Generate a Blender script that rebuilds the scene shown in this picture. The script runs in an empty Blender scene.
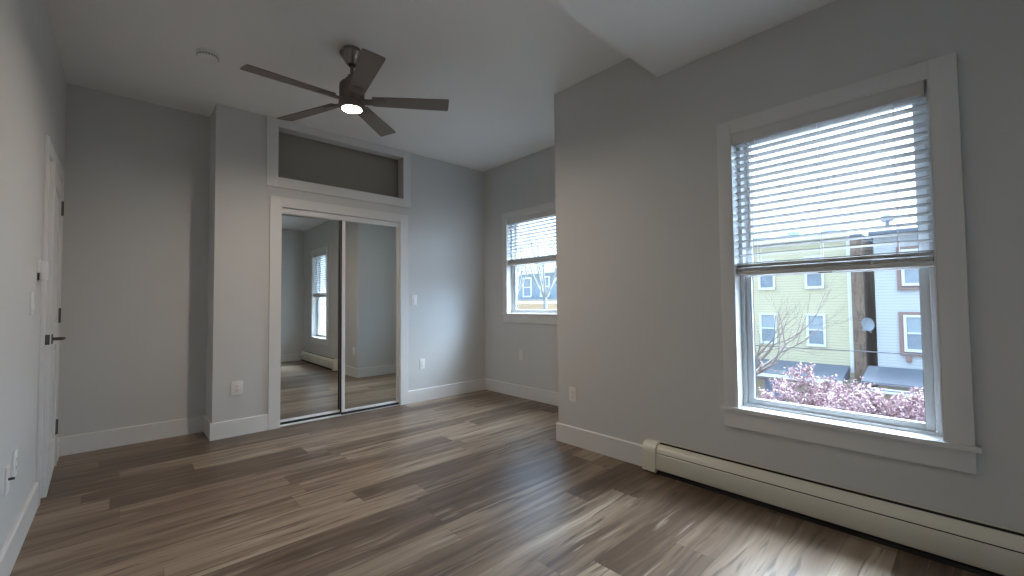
import bpy, bmesh, math, random
from mathutils import Vector, Matrix, noise

random.seed(7)
SC = bpy.context.scene
COL = SC.collection

# ------------------------------------------------------------------ camera
F_PX, YAW, PITCH, ROLL, EYE = 423.94, 0.7437, 0.0346, -0.0101, 1.128
fw = Vector((math.sin(YAW) * math.cos(PITCH), math.cos(YAW) * math.cos(PITCH), math.sin(PITCH)))
rt = Vector((math.cos(YAW), -math.sin(YAW), 0.0))
up = rt.cross(fw)
R_ = rt * math.cos(ROLL) + up * math.sin(ROLL)
U_ = -rt * math.sin(ROLL) + up * math.cos(ROLL)
cd = bpy.data.cameras.new('camera')
cd.sensor_width = 36.0
cd.lens = F_PX * 36.0 / 1024.0
cd.clip_start = 0.02
cd.clip_end = 500
cam = bpy.data.objects.new('camera', cd)
COL.objects.link(cam)
cam.matrix_world = Matrix(((R_.x, U_.x, -fw.x, 0.0), (R_.y, U_.y, -fw.y, 0.0), (R_.z, U_.z, -fw.z, EYE), (0, 0, 0, 1)))
SC.camera = cam

# ------------------------------------------------------------------ sky, sun, exposure
SKY_DIM, SKY_BRIGHT, SKY_LOW = 2.3, 7.5, 0.40
SUN_STRENGTH = 17.0
LAMP_STRENGTH = 255.0
GLOW = 9.5
GLOW_AZ = math.radians(-38)
GLOW_EL = math.radians(24)
EXPOSURE = 1.15
SC.view_settings.view_transform = 'Standard'
SC.view_settings.look = 'None'
SC.view_settings.gamma = 1.0
SC.view_settings.use_curve_mapping = False
SC.view_settings.exposure = EXPOSURE
SC.cycles.max_bounces = 16
SC.cycles.diffuse_bounces = 10
SC.cycles.glossy_bounces = 6
SC.cycles.transparent_max_bounces = 16
SC.cycles.use_denoising = True
SC.cycles.sample_clamp_indirect = 8.0

world = bpy.data.worlds.new('overcast_sky')
SC.world = world
world.use_nodes = True
wn = world.node_tree
wn.nodes.clear()
w_out = wn.nodes.new('ShaderNodeOutputWorld')
w_bg = wn.nodes.new('ShaderNodeBackground')
w_tc = wn.nodes.new('ShaderNodeTexCoord')
w_no = wn.nodes.new('ShaderNodeTexNoise')
w_no.inputs['Scale'].default_value = 2.2
w_no.inputs['Detail'].default_value = 5.0
w_rp = wn.nodes.new('ShaderNodeValToRGB')
w_rp.color_ramp.elements[0].position = 0.35
w_rp.color_ramp.elements[0].color = (0.50, 0.68, 0.90, 1)
w_rp.color_ramp.elements[1].position = 0.62
w_rp.color_ramp.elements[1].color = (0.70, 0.84, 1.0, 1)
wn.links.new(w_tc.outputs['Generated'], w_no.inputs['Vector'])
wn.links.new(w_no.outputs['Fac'], w_rp.inputs['Fac'])
wn.links.new(w_rp.outputs['Color'], w_bg.inputs['Color'])
# overcast sky, far brighter on the side where the hidden sun stands (+X)
w_sp = wn.nodes.new('ShaderNodeSeparateXYZ')
w_mr = wn.nodes.new('ShaderNodeMapRange')
w_mr.interpolation_type = 'SMOOTHSTEP'
w_mr.inputs['From Min'].default_value = -0.05
w_mr.inputs['From Max'].default_value = 0.60
w_mr.inputs['To Min'].default_value = SKY_DIM
w_mr.inputs['To Max'].default_value = SKY_BRIGHT
wn.links.new(w_tc.outputs['Generated'], w_sp.inputs[0])
wn.links.new(w_sp.outputs[0], w_mr.inputs['Value'])
w_el = wn.nodes.new('ShaderNodeMapRange')      # and brighter towards the zenith, as an overcast sky is
w_el.interpolation_type = 'SMOOTHSTEP'
w_el.inputs['From Min'].default_value = 0.10
w_el.inputs['From Max'].default_value = 0.75
w_el.inputs['To Min'].default_value = SKY_LOW
w_el.inputs['To Max'].default_value = 1.0
w_mu = wn.nodes.new('ShaderNodeMath')
w_mu.operation = 'MULTIPLY'
wn.links.new(w_sp.outputs[2], w_el.inputs['Value'])
wn.links.new(w_mr.outputs[0], w_mu.inputs[0])
wn.links.new(w_el.outputs[0], w_mu.inputs[1])
# added bright lobe low in the south-east, out of view, to light the room
w_dt = wn.nodes.new('ShaderNodeVectorMath')
w_dt.operation = 'DOT_PRODUCT'
w_nm = wn.nodes.new('ShaderNodeVectorMath')
w_nm.operation = 'NORMALIZE'
w_dt.inputs[1].default_value = (math.cos(GLOW_EL) * math.cos(GLOW_AZ), math.cos(GLOW_EL) * math.sin(GLOW_AZ), math.sin(GLOW_EL))
w_gl = wn.nodes.new('ShaderNodeMapRange')
w_gl.interpolation_type = 'SMOOTHSTEP'
w_gl.inputs['From Min'].default_value = 0.895
w_gl.inputs['From Max'].default_value = 0.955
w_gl.inputs['To Max'].default_value = GLOW
w_ad = wn.nodes.new('ShaderNodeMath')
w_ad.operation = 'ADD'
wn.links.new(w_tc.outputs['Generated'], w_nm.inputs[0])
wn.links.new(w_nm.outputs[0], w_dt.inputs[0])
wn.links.new(w_dt.outputs['Value'], w_gl.inputs['Value'])
wn.links.new(w_mu.outputs[0], w_ad.inputs[0])
wn.links.new(w_gl.outputs[0], w_ad.inputs[1])
wn.links.new(w_ad.outputs[0], w_bg.inputs['Strength'])
wn.links.new(w_bg.outputs['Background'], w_out.inputs['Surface'])

sd = bpy.data.lights.new('sun_behind_cloud', 'SUN')
sd.energy = SUN_STRENGTH
SUN_SPREAD = 62
sd.angle = math.radians(SUN_SPREAD)          # sun spread wide by the cloud layer
sd.color = (0.96, 0.97, 1.0)
sun = bpy.data.objects.new('sun_behind_cloud', sd)
COL.objects.link(sun)
SUN_EL = math.radians(54)
SUN_AZ = math.radians(-16)
sun_dir = Vector((math.cos(SUN_EL) * math.cos(SUN_AZ), math.cos(SUN_EL) * math.sin(SUN_AZ), math.sin(SUN_EL)))
sun.rotation_mode = 'QUATERNION'
sun.rotation_quaternion = sun_dir.to_track_quat('Z', 'Y')
sun.location = (30, 2, 25)

# ------------------------------------------------------------------ materials
def new_mat(name):
    m = bpy.data.materials.new(name)
    m.use_nodes = True
    return m, m.node_tree, m.node_tree.nodes['Principled BSDF']

def simple(name, col, rough=0.5, metal=0.0, bump=0.0, bump_scale=60.0, var=0.0, coat=0.0):
    m, nt, b = new_mat(name)
    b.inputs['Base Color'].default_value = (*col, 1)
    b.inputs['Roughness'].default_value = rough
    b.inputs['Metallic'].default_value = metal
    if coat:
        b.inputs['Coat Weight'].default_value = coat
    tc = nt.nodes.new('ShaderNodeTexCoord')
    if var:
        n = nt.nodes.new('ShaderNodeTexNoise')
        n.inputs['Scale'].default_value = 3.0
        n.inputs['Detail'].default_value = 4.0
        mx = nt.nodes.new('ShaderNodeMix')
        mx.data_type = 'RGBA'
        mx.inputs[6].default_value = (*[c * (1 - var) for c in col], 1)
        mx.inputs[7].default_value = (*[min(1, c * (1 + var)) for c in col], 1)
        nt.links.new(tc.outputs['Object'], n.inputs['Vector'])
        nt.links.new(n.outputs['Fac'], mx.inputs[0])
        nt.links.new(mx.outputs[2], b.inputs['Base Color'])
    if bump:
        n2 = nt.nodes.new('ShaderNodeTexNoise')
        n2.inputs['Scale'].default_value = bump_scale
        n2.inputs['Detail'].default_value = 3.0
        bp = nt.nodes.new('ShaderNodeBump')
        bp.inputs['Strength'].default_value = bump
        bp.inputs['Distance'].default_value = 0.002
        nt.links.new(tc.outputs['Object'], n2.inputs['Vector'])
        nt.links.new(n2.outputs['Fac'], bp.inputs['Height'])
        nt.links.new(bp.outputs['Normal'], b.inputs['Normal'])
    return m

M = {}
M['wall'] = simple('painted_wall_grey', (0.60, 0.605, 0.60), 0.62, bump=0.35, bump_scale=140, var=0.012)
M['ceiling'] = simple('painted_ceiling_white', (0.82, 0.815, 0.805), 0.8, bump=0.5, bump_scale=90, var=0.015)
M['trim'] = simple('trim_white_paint', (0.70, 0.705, 0.70), 0.38, bump=0.08, bump_scale=40)
M['door'] = simple('door_white_paint', (0.72, 0.725, 0.72), 0.42, bump=0.08, bump_scale=40)
M['vinyl'] = simple('window_vinyl_white', (0.62, 0.645, 0.67), 0.32)
BLIND_SHADED = 0.38  # white slats and headrail darkened in colour to read as shaded
M['blind'] = simple('blind_white_shaded', (BLIND_SHADED, BLIND_SHADED, BLIND_SHADED * 1.01), 0.5)
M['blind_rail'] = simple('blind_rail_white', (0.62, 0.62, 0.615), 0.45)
M['cord'] = simple('blind_cord', (0.72, 0.73, 0.74), 0.8)
M['black'] = simple('dark_plastic', (0.015, 0.015, 0.016), 0.5)
M['bronze'] = simple('dark_bronze_metal', (0.165, 0.140, 0.124), 0.38, metal=0.35)
M['nickel'] = simple('aged_nickel_metal', (0.26, 0.24, 0.225), 0.25, metal=0.8)
M['blade'] = simple('fan_blade_dark_finish', (0.185, 0.157, 0.140), 0.5, var=0.12)
M['heater'] = simple('heater_cream_enamel', (0.72, 0.705, 0.60), 0.34, bump=0.05, bump_scale=20)
M['heater_in'] = simple('heater_fins_shade_dark', (0.02, 0.02, 0.02), 0.7)  # dark fins, also the strips that paint in shade
M['plastic'] = simple('white_plastic', (0.78, 0.78, 0.77), 0.35)
M['aluminium'] = simple('door_frame_aluminium', (0.72, 0.73, 0.74), 0.5, metal=0.0)
M['hinge'] = simple('hinge_dark_metal', (0.11, 0.105, 0.10), 0.4, metal=0.8)
M['handle'] = simple('lever_dark_metal', (0.13, 0.125, 0.12), 0.3, metal=0.85)
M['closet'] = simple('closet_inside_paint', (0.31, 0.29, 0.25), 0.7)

def mirror_mat():
    m, nt, b = new_mat('mirror_glass')
    b.inputs['Base Color'].default_value = (0.80, 0.84, 0.83, 1)
    b.inputs['Metallic'].default_value = 1.0
    b.inputs['Roughness'].default_value = 0.015
    return m
M['mirror'] = mirror_mat()

def glass_mat(name, tint=(0.86, 0.92, 0.96)):
    m, nt, b = new_mat(name)
    nt.nodes.remove(b)
    out = nt.nodes['Material Output']
    t = nt.nodes.new('ShaderNodeBsdfTransparent')
    t.inputs['Color'].default_value = (*tint, 1)
    g = nt.nodes.new('ShaderNodeBsdfGlossy')
    g.inputs['Roughness'].default_value = 0.02
    lw = nt.nodes.new('ShaderNodeLayerWeight')
    lw.inputs['Blend'].default_value = 0.5
    pw = nt.nodes.new('ShaderNodeMath')
    pw.operation = 'POWER'
    pw.inputs[1].default_value = 5.0
    fr = nt.nodes.new('ShaderNodeMath')
    fr.operation = 'MULTIPLY_ADD'
    fr.inputs[1].default_value = 0.85
    fr.inputs[2].default_value = 0.04
    nt.links.new(lw.outputs['Facing'], pw.inputs[0])
    nt.links.new(pw.outputs[0], fr.inputs[0])
    mx = nt.nodes.new('ShaderNodeMixShader')
    nt.links.new(fr.outputs[0], mx.inputs['Fac'])
    nt.links.new(t.outputs['BSDF'], mx.inputs[1])
    nt.links.new(g.outputs['BSDF'], mx.inputs[2])
    nt.links.new(mx.outputs['Shader'], out.inputs['Surface'])
    return m
M['glass'] = glass_mat('window_glass')

def emis_mat(name, col, s):
    m, nt, b = new_mat(name)
    b.inputs['Base Color'].default_value = (0.9, 0.88, 0.82, 1)
    b.inputs['Emission Color'].default_value = (*col, 1)
    b.inputs['Emission Strength'].default_value = s
    return m
M['lamp'] = emis_mat('fan_light_lens', (1.0, 0.84, 0.68), LAMP_STRENGTH)

class NT:
    """tiny helper for arithmetic node chains"""
    def __init__(s, nt): s.nt = nt
    def n(s, t, **k):
        o = s.nt.nodes.new(t)
        for a, v in k.items(): setattr(o, a, v)
        return o
    def put(s, sock, v):
        if isinstance(v, (int, float)): sock.default_value = v
        elif isinstance(v, tuple): sock.default_value = v
        else: s.nt.links.new(v, sock)
    def m(s, op, a, b=0.0, c=None):
        o = s.n('ShaderNodeMath', operation=op)
        s.put(o.inputs[0], a); s.put(o.inputs[1], b)
        if c is not None: s.put(o.inputs[2], c)
        return o.outputs[0]
    def xyz(s, x, y, z):
        o = s.n('ShaderNodeCombineXYZ')
        s.put(o.inputs[0], x); s.put(o.inputs[1], y); s.put(o.inputs[2], z)
        return o.outputs[0]
    def noise(s, v, scale=1.0, detail=3.0, rough=0.5, dist=0.0):
        o = s.n('ShaderNodeTexNoise')
        s.put(o.inputs['Vector'], v); o.inputs['Scale'].default_value = scale
        o.inputs['Detail'].default_value = detail; o.inputs['Roughness'].default_value = rough
        o.inputs['Distortion'].default_value = dist
        return o.outputs['Fac']
    def white(s, v):
        o = s.n('ShaderNodeTexWhiteNoise', noise_dimensions='3D')
        s.put(o.inputs['Vector'], v)
        return o.outputs['Value']
    def ramp(s, f, stops):
        o = s.n('ShaderNodeValToRGB')
        e = o.color_ramp.elements
        while len(e) < len(stops): e.new(0.5)
        for i, (p, c) in enumerate(stops):
            e[i].position = p; e[i].color = (*c, 1)
        s.put(o.inputs['Fac'], f)
        return o.outputs['Color']
    def mix(s, f, a, b, mode='MIX'):
        o = s.n('ShaderNodeMix', data_type='RGBA', blend_type=mode)
        s.put(o.inputs[0], f)
        s.put(o.inputs[6], a if not (isinstance(a, tuple) and len(a) == 3) else (*a, 1))
        s.put(o.inputs[7], b if not (isinstance(b, tuple) and len(b) == 3) else (*b, 1))
        return o.outputs[2]

def floor_mat():
    m, nt, b = new_mat('plank_floor')
    k = NT(nt)
    tc = k.n('ShaderNodeTexCoord')
    sp = k.n('ShaderNodeSeparateXYZ')
    nt.links.new(tc.outputs['Object'], sp.inputs[0])
    X, Y = sp.outputs[0], sp.outputs[1]
    W, L, Y0 = 0.178, 1.22, 2.045 - 0.178 * 20
    r = k.m('DIVIDE', k.m('SUBTRACT', Y, Y0), W)
    row = k.m('FLOOR', r)
    fy = k.m('FRACT', r)
    off = k.m('MULTIPLY', k.white(k.xyz(row, 3.7, 1.1)), L)
    c = k.m('DIVIDE', k.m('ADD', k.m('ADD', X, off), 40.0), L)
    colm = k.m('FLOOR', c)
    fx = k.m('FRACT', c)
    idn = k.xyz(row, colm, 5.0)
    rnd = k.white(idn)
    rnd2 = k.white(k.xyz(row, colm, 9.3))
    # grain coordinates: stretched along the plank, shifted per plank
    gx = k.m('ADD', k.m('MULTIPLY', X, 1.0), k.m('MULTIPLY', rnd, 37.0))
    gy = k.m('ADD', Y, k.m('MULTIPLY', rnd2, 19.0))
    warp = k.noise(k.xyz(k.m('MULTIPLY', gx, 1.3), k.m('MULTIPLY', gy, 4.0), 0.0), 1.0, 2.0)
    gyw = k.m('ADD', gy, k.m('MULTIPLY', k.m('SUBTRACT', warp, 0.5), 0.10))
    broad = k.noise(k.xyz(k.m('MULTIPLY', gx, 0.9), k.m('MULTIPLY', gyw, 17.0), rnd), 1.0, 3.0, 0.55)
    fine = k.noise(k.xyz(k.m('MULTIPLY', gx, 7.0), k.m('MULTIPLY', gyw, 95.0), rnd), 1.0, 3.0, 0.6)
    streak = k.noise(k.xyz(k.m('MULTIPLY', gx, 2.3), k.m('MULTIPLY', gyw, 31.0), rnd2), 1.0, 2.5, 0.5, 0.4)
    tone = k.m('ADD', k.m('MULTIPLY', broad, 0.62), k.m('ADD', k.m('MULTIPLY', rnd, 0.31), k.m('MULTIPLY', fine, 0.10)))
    base = k.ramp(tone, [(0.32, (0.080, 0.052, 0.034)), (0.44, (0.138, 0.094, 0.063)),
                         (0.55, (0.205, 0.149, 0.103)), (0.67, (0.30, 0.230, 0.165)), (0.80, (0.44, 0.36, 0.275))])
    dark = k.m('SMOOTH_MIN', k.m('MULTIPLY', k.m('MAXIMUM', k.m('SUBTRACT', 0.43, streak), 0.0), 9.0), 0.78, 0.1)
    base = k.mix(dark, base, (0.075, 0.050, 0.036))
    lite = k.m('MINIMUM', k.m('MULTIPLY', k.m('MAXIMUM', k.m('SUBTRACT', streak, 0.62), 0.0), 4.0), 0.34)
    base = k.mix(lite, base, (0.52, 0.44, 0.35))
    # seams
    ex = k.m('MULTIPLY', k.m('MINIMUM', fx, k.m('SUBTRACT', 1.0, fx)), L)
    ey = k.m('MULTIPLY', k.m('MINIMUM', fy, k.m('SUBTRACT', 1.0, fy)), W)
    e = k.m('MINIMUM', ex, ey)
    seam = k.m('LESS_THAN', e, 0.0011)
    base = k.mix(k.m('MULTIPLY', seam, 0.55), base, (0.05, 0.035, 0.026))
    nt.links.new(base, b.inputs['Base Color'])
    rg = k.m('ADD', 0.30, k.m('MULTIPLY', fine, 0.16))
    nt.links.new(rg, b.inputs['Roughness'])
    b.inputs['Specular IOR Level'].default_value = 0.5
    bp = k.n('ShaderNodeBump')
    bp.inputs['Strength'].default_value = 0.25
    bp.inputs['Distance'].default_value = 0.0015
    h = k.m('SUBTRACT', k.m('MULTIPLY', fine, 0.5), seam)
    nt.links.new(h, bp.inputs['Height'])
    nt.links.new(bp.outputs['Normal'], b.inputs['Normal'])
    return m
M['floor'] = floor_mat()

def siding_mat(name, col, lap=0.115):
    m, nt, b = new_mat(name)
    k = NT(nt)
    tc = k.n('ShaderNodeTexCoord')
    sp = k.n('ShaderNodeSeparateXYZ')
    nt.links.new(tc.outputs['Object'], sp.inputs[0])
    f = k.m('FRACT', k.m('DIVIDE', sp.outputs[2], lap))
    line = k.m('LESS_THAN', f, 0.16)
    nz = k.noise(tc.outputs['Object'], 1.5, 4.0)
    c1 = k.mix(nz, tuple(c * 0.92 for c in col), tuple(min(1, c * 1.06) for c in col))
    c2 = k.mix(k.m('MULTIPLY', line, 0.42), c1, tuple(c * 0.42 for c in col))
    nt.links.new(c2, b.inputs['Base Color'])
    b.inputs['Roughness'].default_value = 0.6
    bp = k.n('ShaderNodeBump')
    bp.inputs['Strength'].default_value = 0.6
    bp.inputs['Distance'].default_value = 0.02
    nt.links.new(f, bp.inputs['Height'])
    bp.invert = True
    nt.links.new(bp.outputs['Normal'], b.inputs['Normal'])
    return m

def brick_mat(name, c1, c2, mortar):
    m, nt, b = new_mat(name)
    k = NT(nt)
    tc = k.n('ShaderNodeTexCoord')
    sp = k.n('ShaderNodeSeparateXYZ')
    nt.links.new(tc.outputs['Object'], sp.inputs[0])
    v = k.xyz(k.m('ADD', sp.outputs[0], sp.outputs[1]), sp.outputs[2], 0.0)
    br = k.n('ShaderNodeTexBrick')
    nt.links.new(v, br.inputs['Vector'])
    br.inputs['Color1'].default_value = (*c1, 1)
    br.inputs['Color2'].default_value = (*c2, 1)
    br.inputs['Mortar'].default_value = (*mortar, 1)
    br.inputs['Scale'].default_value = 1.0
    br.inputs['Brick Width'].default_value = 0.22
    br.inputs['Row Height'].default_value = 0.075
    br.inputs['Mortar Size'].default_value = 0.010
    nz = k.noise(tc.outputs['Object'], 4.0, 5.0, 0.7)
    c = k.mix(k.m('MULTIPLY', nz, 0.55), br.outputs['Color'], (0.20, 0.17, 0.15))
    soot = k.noise(k.xyz(k.m('MULTIPLY', sp.outputs[1], 9.0), k.m('MULTIPLY', sp.outputs[2], 1.6), k.m('MULTIPLY', sp.outputs[0], 6.0)), 1.0, 5.0, 0.75)
    c = k.mix(k.m('MULTIPLY', k.m('GREATER_THAN', soot, 0.53), 0.5), c, (0.045, 0.038, 0.036))
    nt.links.new(c, b.inputs['Base Color'])
    b.inputs['Roughness'].default_value = 0.85
    return m

M['yellow_siding'] = siding_mat('yellow_lap_siding', (0.58, 0.52, 0.35))
M['white_siding'] = siding_mat('white_lap_siding', (0.52, 0.53, 0.54))
M['blue_siding'] = siding_mat('blue_lap_siding', (0.24, 0.30, 0.34))
M['brick'] = brick_mat('chimney_brick', (0.27, 0.155, 0.085), (0.18, 0.105, 0.062), (0.24, 0.19, 0.15))
M['roofing'] = simple('grey_roofing', (0.14, 0.15, 0.18), 0.8, bump=0.6, bump_scale=30, var=0.2)
M['tarp'] = simple('pale_blue_roof_covering', (0.35, 0.50, 0.72), 0.5, bump=0.5, bump_scale=8, var=0.35)
M['ext_trim'] = simple('exterior_white_trim', (0.72, 0.74, 0.78), 0.5)
M['ext_brown'] = simple('exterior_brown_trim', (0.30, 0.19, 0.16), 0.6)
M['ext_glass'] = simple('exterior_window_glass', (0.24, 0.28, 0.32), 0.15, var=0.3)
M['shade'] = simple('exterior_pulled_shade', (0.34, 0.39, 0.42), 0.6)
M['beige'] = simple('beige_stucco', (0.50, 0.42, 0.32), 0.8, bump=0.5, bump_scale=15, var=0.1)
M['ext_door'] = simple('blue_grey_door', (0.26, 0.30, 0.42), 0.5)
M['ground'] = simple('asphalt_and_dirt', (0.11, 0.10, 0.09), 0.9, bump=0.6, bump_scale=5, var=0.3)
M['bark'] = simple('bare_bark', (0.19, 0.15, 0.13), 0.85, bump=0.6, bump_scale=30, var=0.25)
M['bark_pale'] = simple('pale_bark', (0.26, 0.26, 0.25), 0.85, bump=0.6, bump_scale=30, var=0.25)
M['wire'] = simple('wire_sheath', (0.06, 0.06, 0.07), 0.6)
M['dish'] = simple('satellite_dish_grey', (0.26, 0.28, 0.31), 0.45)

def blossom_mat():
    m, nt, b = new_mat('pink_blossom')
    k = NT(nt)
    tc = k.n('ShaderNodeTexCoord')
    nz = k.noise(tc.outputs['Object'], 9.0, 4.0, 0.7)
    c = k.ramp(nz, [(0.36, (0.16, 0.09, 0.10)), (0.50, (0.38, 0.25, 0.265)), (0.64, (0.56, 0.45, 0.46))])
    nt.links.new(c, b.inputs['Base Color'])
    b.inputs['Roughness'].default_value = 0.7
    return m
M['blossom'] = blossom_mat()

# ------------------------------------------------------------------ mesh helpers
class MB:
    """collects shapes; build() links them as one mesh object"""
    def __init__(s):
        s.bm = bmesh.new()
    def box(s, x0, x1, y0, y1, z0, z1, bev=0.0, mat=None, seg=2):
        t = bmesh.new()
        bmesh.ops.create_cube(t, size=1.0)
        for v in t.verts:
            v.co = Vector(((x0 + x1) / 2 + v.co.x * (x1 - x0), (y0 + y1) / 2 + v.co.y * (y1 - y0), (z0 + z1) / 2 + v.co.z * (z1 - z0)))
        if bev > 0:
            bmesh.ops.bevel(t, geom=list(t.edges), offset=bev, segments=seg, affect='EDGES', profile=0.6)
        s.add(t, mat)
        return s
    def add(s, t, mat=None):
        if mat is not None:
            bmesh.ops.transform(t, matrix=mat, verts=list(t.verts))
        me = bpy.data.meshes.new('tmp')
        t.to_mesh(me)
        s.bm.from_mesh(me)
        bpy.data.meshes.remove(me)
        t.free()
    def lathe(s, prof, cx, cy, seg=40, mat=None):
        """prof: list of (r, z) top to bottom"""
        t = bmesh.new()
        rings = []
        for r, z in prof:
            if r < 1e-5:
                rings.append([t.verts.new((cx, cy, z))])
            else:
                rings.append([t.verts.new((cx + r * math.cos(2 * math.pi * i / seg), cy + r * math.sin(2 * math.pi * i / seg), z)) for i in range(seg)])
        for a, b in zip(rings, rings[1:]):
            for i in range(seg):
                j = (i + 1) % seg
                if len(a) == 1 and len(b) == 1: continue
                if len(a) == 1: t.faces.new((a[0], b[j], b[i]))
                elif len(b) == 1: t.faces.new((a[i], a[j], b[0]))
                else: t.faces.new((a[i], a[j], b[j], b[i]))
        bmesh.ops.recalc_face_normals(t, faces=list(t.faces))
        s.add(t, mat)
        return s
    def tube(s, pts, rads, seg=8):
        t = bmesh.new()
        pts = [Vector(p) for p in pts]
        if isinstance(rads, (int, float)): rads = [rads] * len(pts)
        rings = []
        for i, p in enumerate(pts):
            d = (pts[min(i + 1, len(pts) - 1)] - pts[max(i - 1, 0)]).normalized()
            a = d.orthogonal().normalized() if i == 0 else (a - d * a.dot(d)).normalized()
            b = d.cross(a)
            rings.append([t.verts.new(p + (a * math.cos(2 * math.pi * k / seg) + b * math.sin(2 * math.pi * k / seg)) * rads[i]) for k in range(seg)])
        for q, r in zip(rings, rings[1:]):
            for k in range(seg):
                j = (k + 1) % seg
                t.faces.new((q[k], q[j], r[j], r[k]))
        t.faces.new(rings[0][::-1]); t.faces.new(rings[-1])
        s.add(t)
        return s
    def prism(s, poly, axis, a0, a1, mat=None):
        """poly in the two other axes (cyclic order), extruded along axis"""
        t = bmesh.new()
        def mk(p, a):
            if axis == 0: return (a, p[0], p[1])
            if axis == 1: return (p[0], a, p[1])
            return (p[0], p[1], a)
        A = [t.verts.new(mk(p, a0)) for p in poly]
        B = [t.verts.new(mk(p, a1)) for p in poly]
        n = len(poly)
        for i in range(n):
            j = (i + 1) % n
            t.faces.new((A[i], A[j], B[j], B[i]))
        t.faces.new(A[::-1]); t.faces.new(B)
        bmesh.ops.recalc_face_normals(t, faces=list(t.faces))
        s.add(t, mat)
        return s
    def build(s, name, mat, parent=None, smooth=True, loc=None):
        me = bpy.data.meshes.new(name)
        if loc is not None:
            bmesh.ops.translate(s.bm, verts=list(s.bm.verts), vec=-Vector(loc))
        s.bm.to_mesh(me)
        s.bm.free()
        me.materials.append(mat)
        if smooth:
            me.polygons.foreach_set('use_smooth', [True] * len(me.polygons))
            try: me.set_sharp_from_angle(angle=math.radians(32))
            except Exception: pass
        o = bpy.data.objects.new(name, me)
        COL.objects.link(o)
        if loc is not None: o.location = loc
        if parent is not None:
            o.parent = parent
            if loc is None:
                o.location = -parent_world(parent)
            else:
                o.location = Vector(loc) - parent_world(parent)
        return o

def parent_world(p):
    v = Vector((0, 0, 0))
    while p is not None:
        v += p.location
        p = p.parent
    return v

def tag(o, label=None, cat=None, group=None, kind=None):
    if label: o['label'] = label
    if cat: o['category'] = cat
    if group: o['group'] = group
    if kind: o['kind'] = kind
    return o

def empty(name, loc, label, cat, group=None, kind=None):
    o = bpy.data.objects.new(name, None)
    o.empty_display_size = 0.1
    COL.objects.link(o)
    o.location = loc
    return tag(o, label, cat, group, kind)

# ------------------------------------------------------------------ room numbers (metres)
XL, XR, XF = -0.345, 2.647, 3.521          # left wall, window wall, far wall of the recess
YB, YN, YC, YS, YK = 4.361, 4.727, 2.331, 1.403, -0.50   # closet wall, niche wall, recess corner, soffit edge, wall behind
XC = 0.572
ZC, ZS = 2.874, 2.647
BH, BT = 0.143, 0.015                      # baseboard
CL_X0, CL_X1, CL_Z = 1.082, 2.302, 2.046   # closet opening
TR_X0, TR_X1, TR_Z0, TR_Z1 = 1.053, 2.335, 2.322, 2.795   # transom opening
W1 = (0.103, 0.943, 0.505, 2.113)          # window by the heater: y0 y1 z0 z1
W2 = (3.058, 3.906, 0.995, 2.170)          # window of the recess
D_Y0, D_Y1, D_Z = 3.712, 4.452, 2.045      # entry door opening

# ------------------------------------------------------------------ shell
f = MB().box(XL - .15, XF + .15, YK - .15, 5.2, -0.12, 0.0).build('floor', M['floor'], smooth=False)
tag(f, 'brown wood plank floor of the empty room', 'floor', kind='structure')

c = MB()
c.box(XL - .15, XF + .15, YK - .15, 5.2, ZC, ZC + .12)
c.box(XL - .15, XR + .15, YK - .15, YS, ZS, ZC)
tag(c.build('ceiling', M['ceiling'], smooth=False), 'white ceiling with a lower dropped section near the window', 'ceiling', kind='structure')

w = MB()
w.box(XL - .15, XL, YK - .15, D_Y0, 0, ZC)
w.box(XL - .15, XL, D_Y1, 5.2, 0, ZC)
w.box(XL - .15, XL, D_Y0, D_Y1, D_Z, ZC)
tag(w.build('wall_left', M['wall'], smooth=False), 'pale grey wall holding the white entry door', 'wall', kind='structure')

w = MB()
y0, y1, z0, z1 = W1
w.box(XR, XR + .15, YK - .15, y0, 0, ZC)
w.box(XR, XR + .15, y1, YC, 0, ZC)
w.box(XR, XR + .15, y0, y1, 0, z0)
w.box(XR, XR + .15, y0, y1, z1, ZC)
tag(w.build('wall_right', M['wall'], smooth=False), 'grey wall with the large window above the heater', 'wall', kind='structure')

w = MB().box(XR + .15, XF + .15, YC - .15, YC, 0, ZC)
tag(w.build('wall_front', M['wall'], smooth=False), 'short return wall of the recess seen in the mirror', 'wall', kind='structure')

w = MB()
y0, y1, z0, z1 = W2
w.box(XF, XF + .15, YC, y0, 0, ZC)
w.box(XF, XF + .15, y1, 5.2, 0, ZC)
w.box(XF, XF + .15, y0, y1, 0, z0)
w.box(XF, XF + .15, y0, y1, z1, ZC)
tag(w.build('wall_far', M['wall'], smooth=False), 'grey recess wall with the smaller far window', 'wall', kind='structure')

w = MB()
YT = 0.11
w.box(XC, CL_X0, YB, YB + YT, 0, TR_Z0)
w.box(CL_X1, XF, YB, YB + YT, 0, TR_Z0)
w.box(CL_X0, CL_X1, YB, YB + YT, CL_Z, TR_Z0)
w.box(XC, TR_X0, YB, YB + YT, TR_Z0, ZC)
w.box(TR_X1, XF, YB, YB + YT, TR_Z0, ZC)
w.box(TR_X0, TR_X1, YB, YB + YT, TR_Z1, ZC)
w.box(XC, XC + .11, YB + YT, YN, 0, ZC)
tag(w.build('wall_back', M['wall'], smooth=False), 'grey closet wall with the mirrored doors and transom opening', 'wall', kind='structure')

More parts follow.
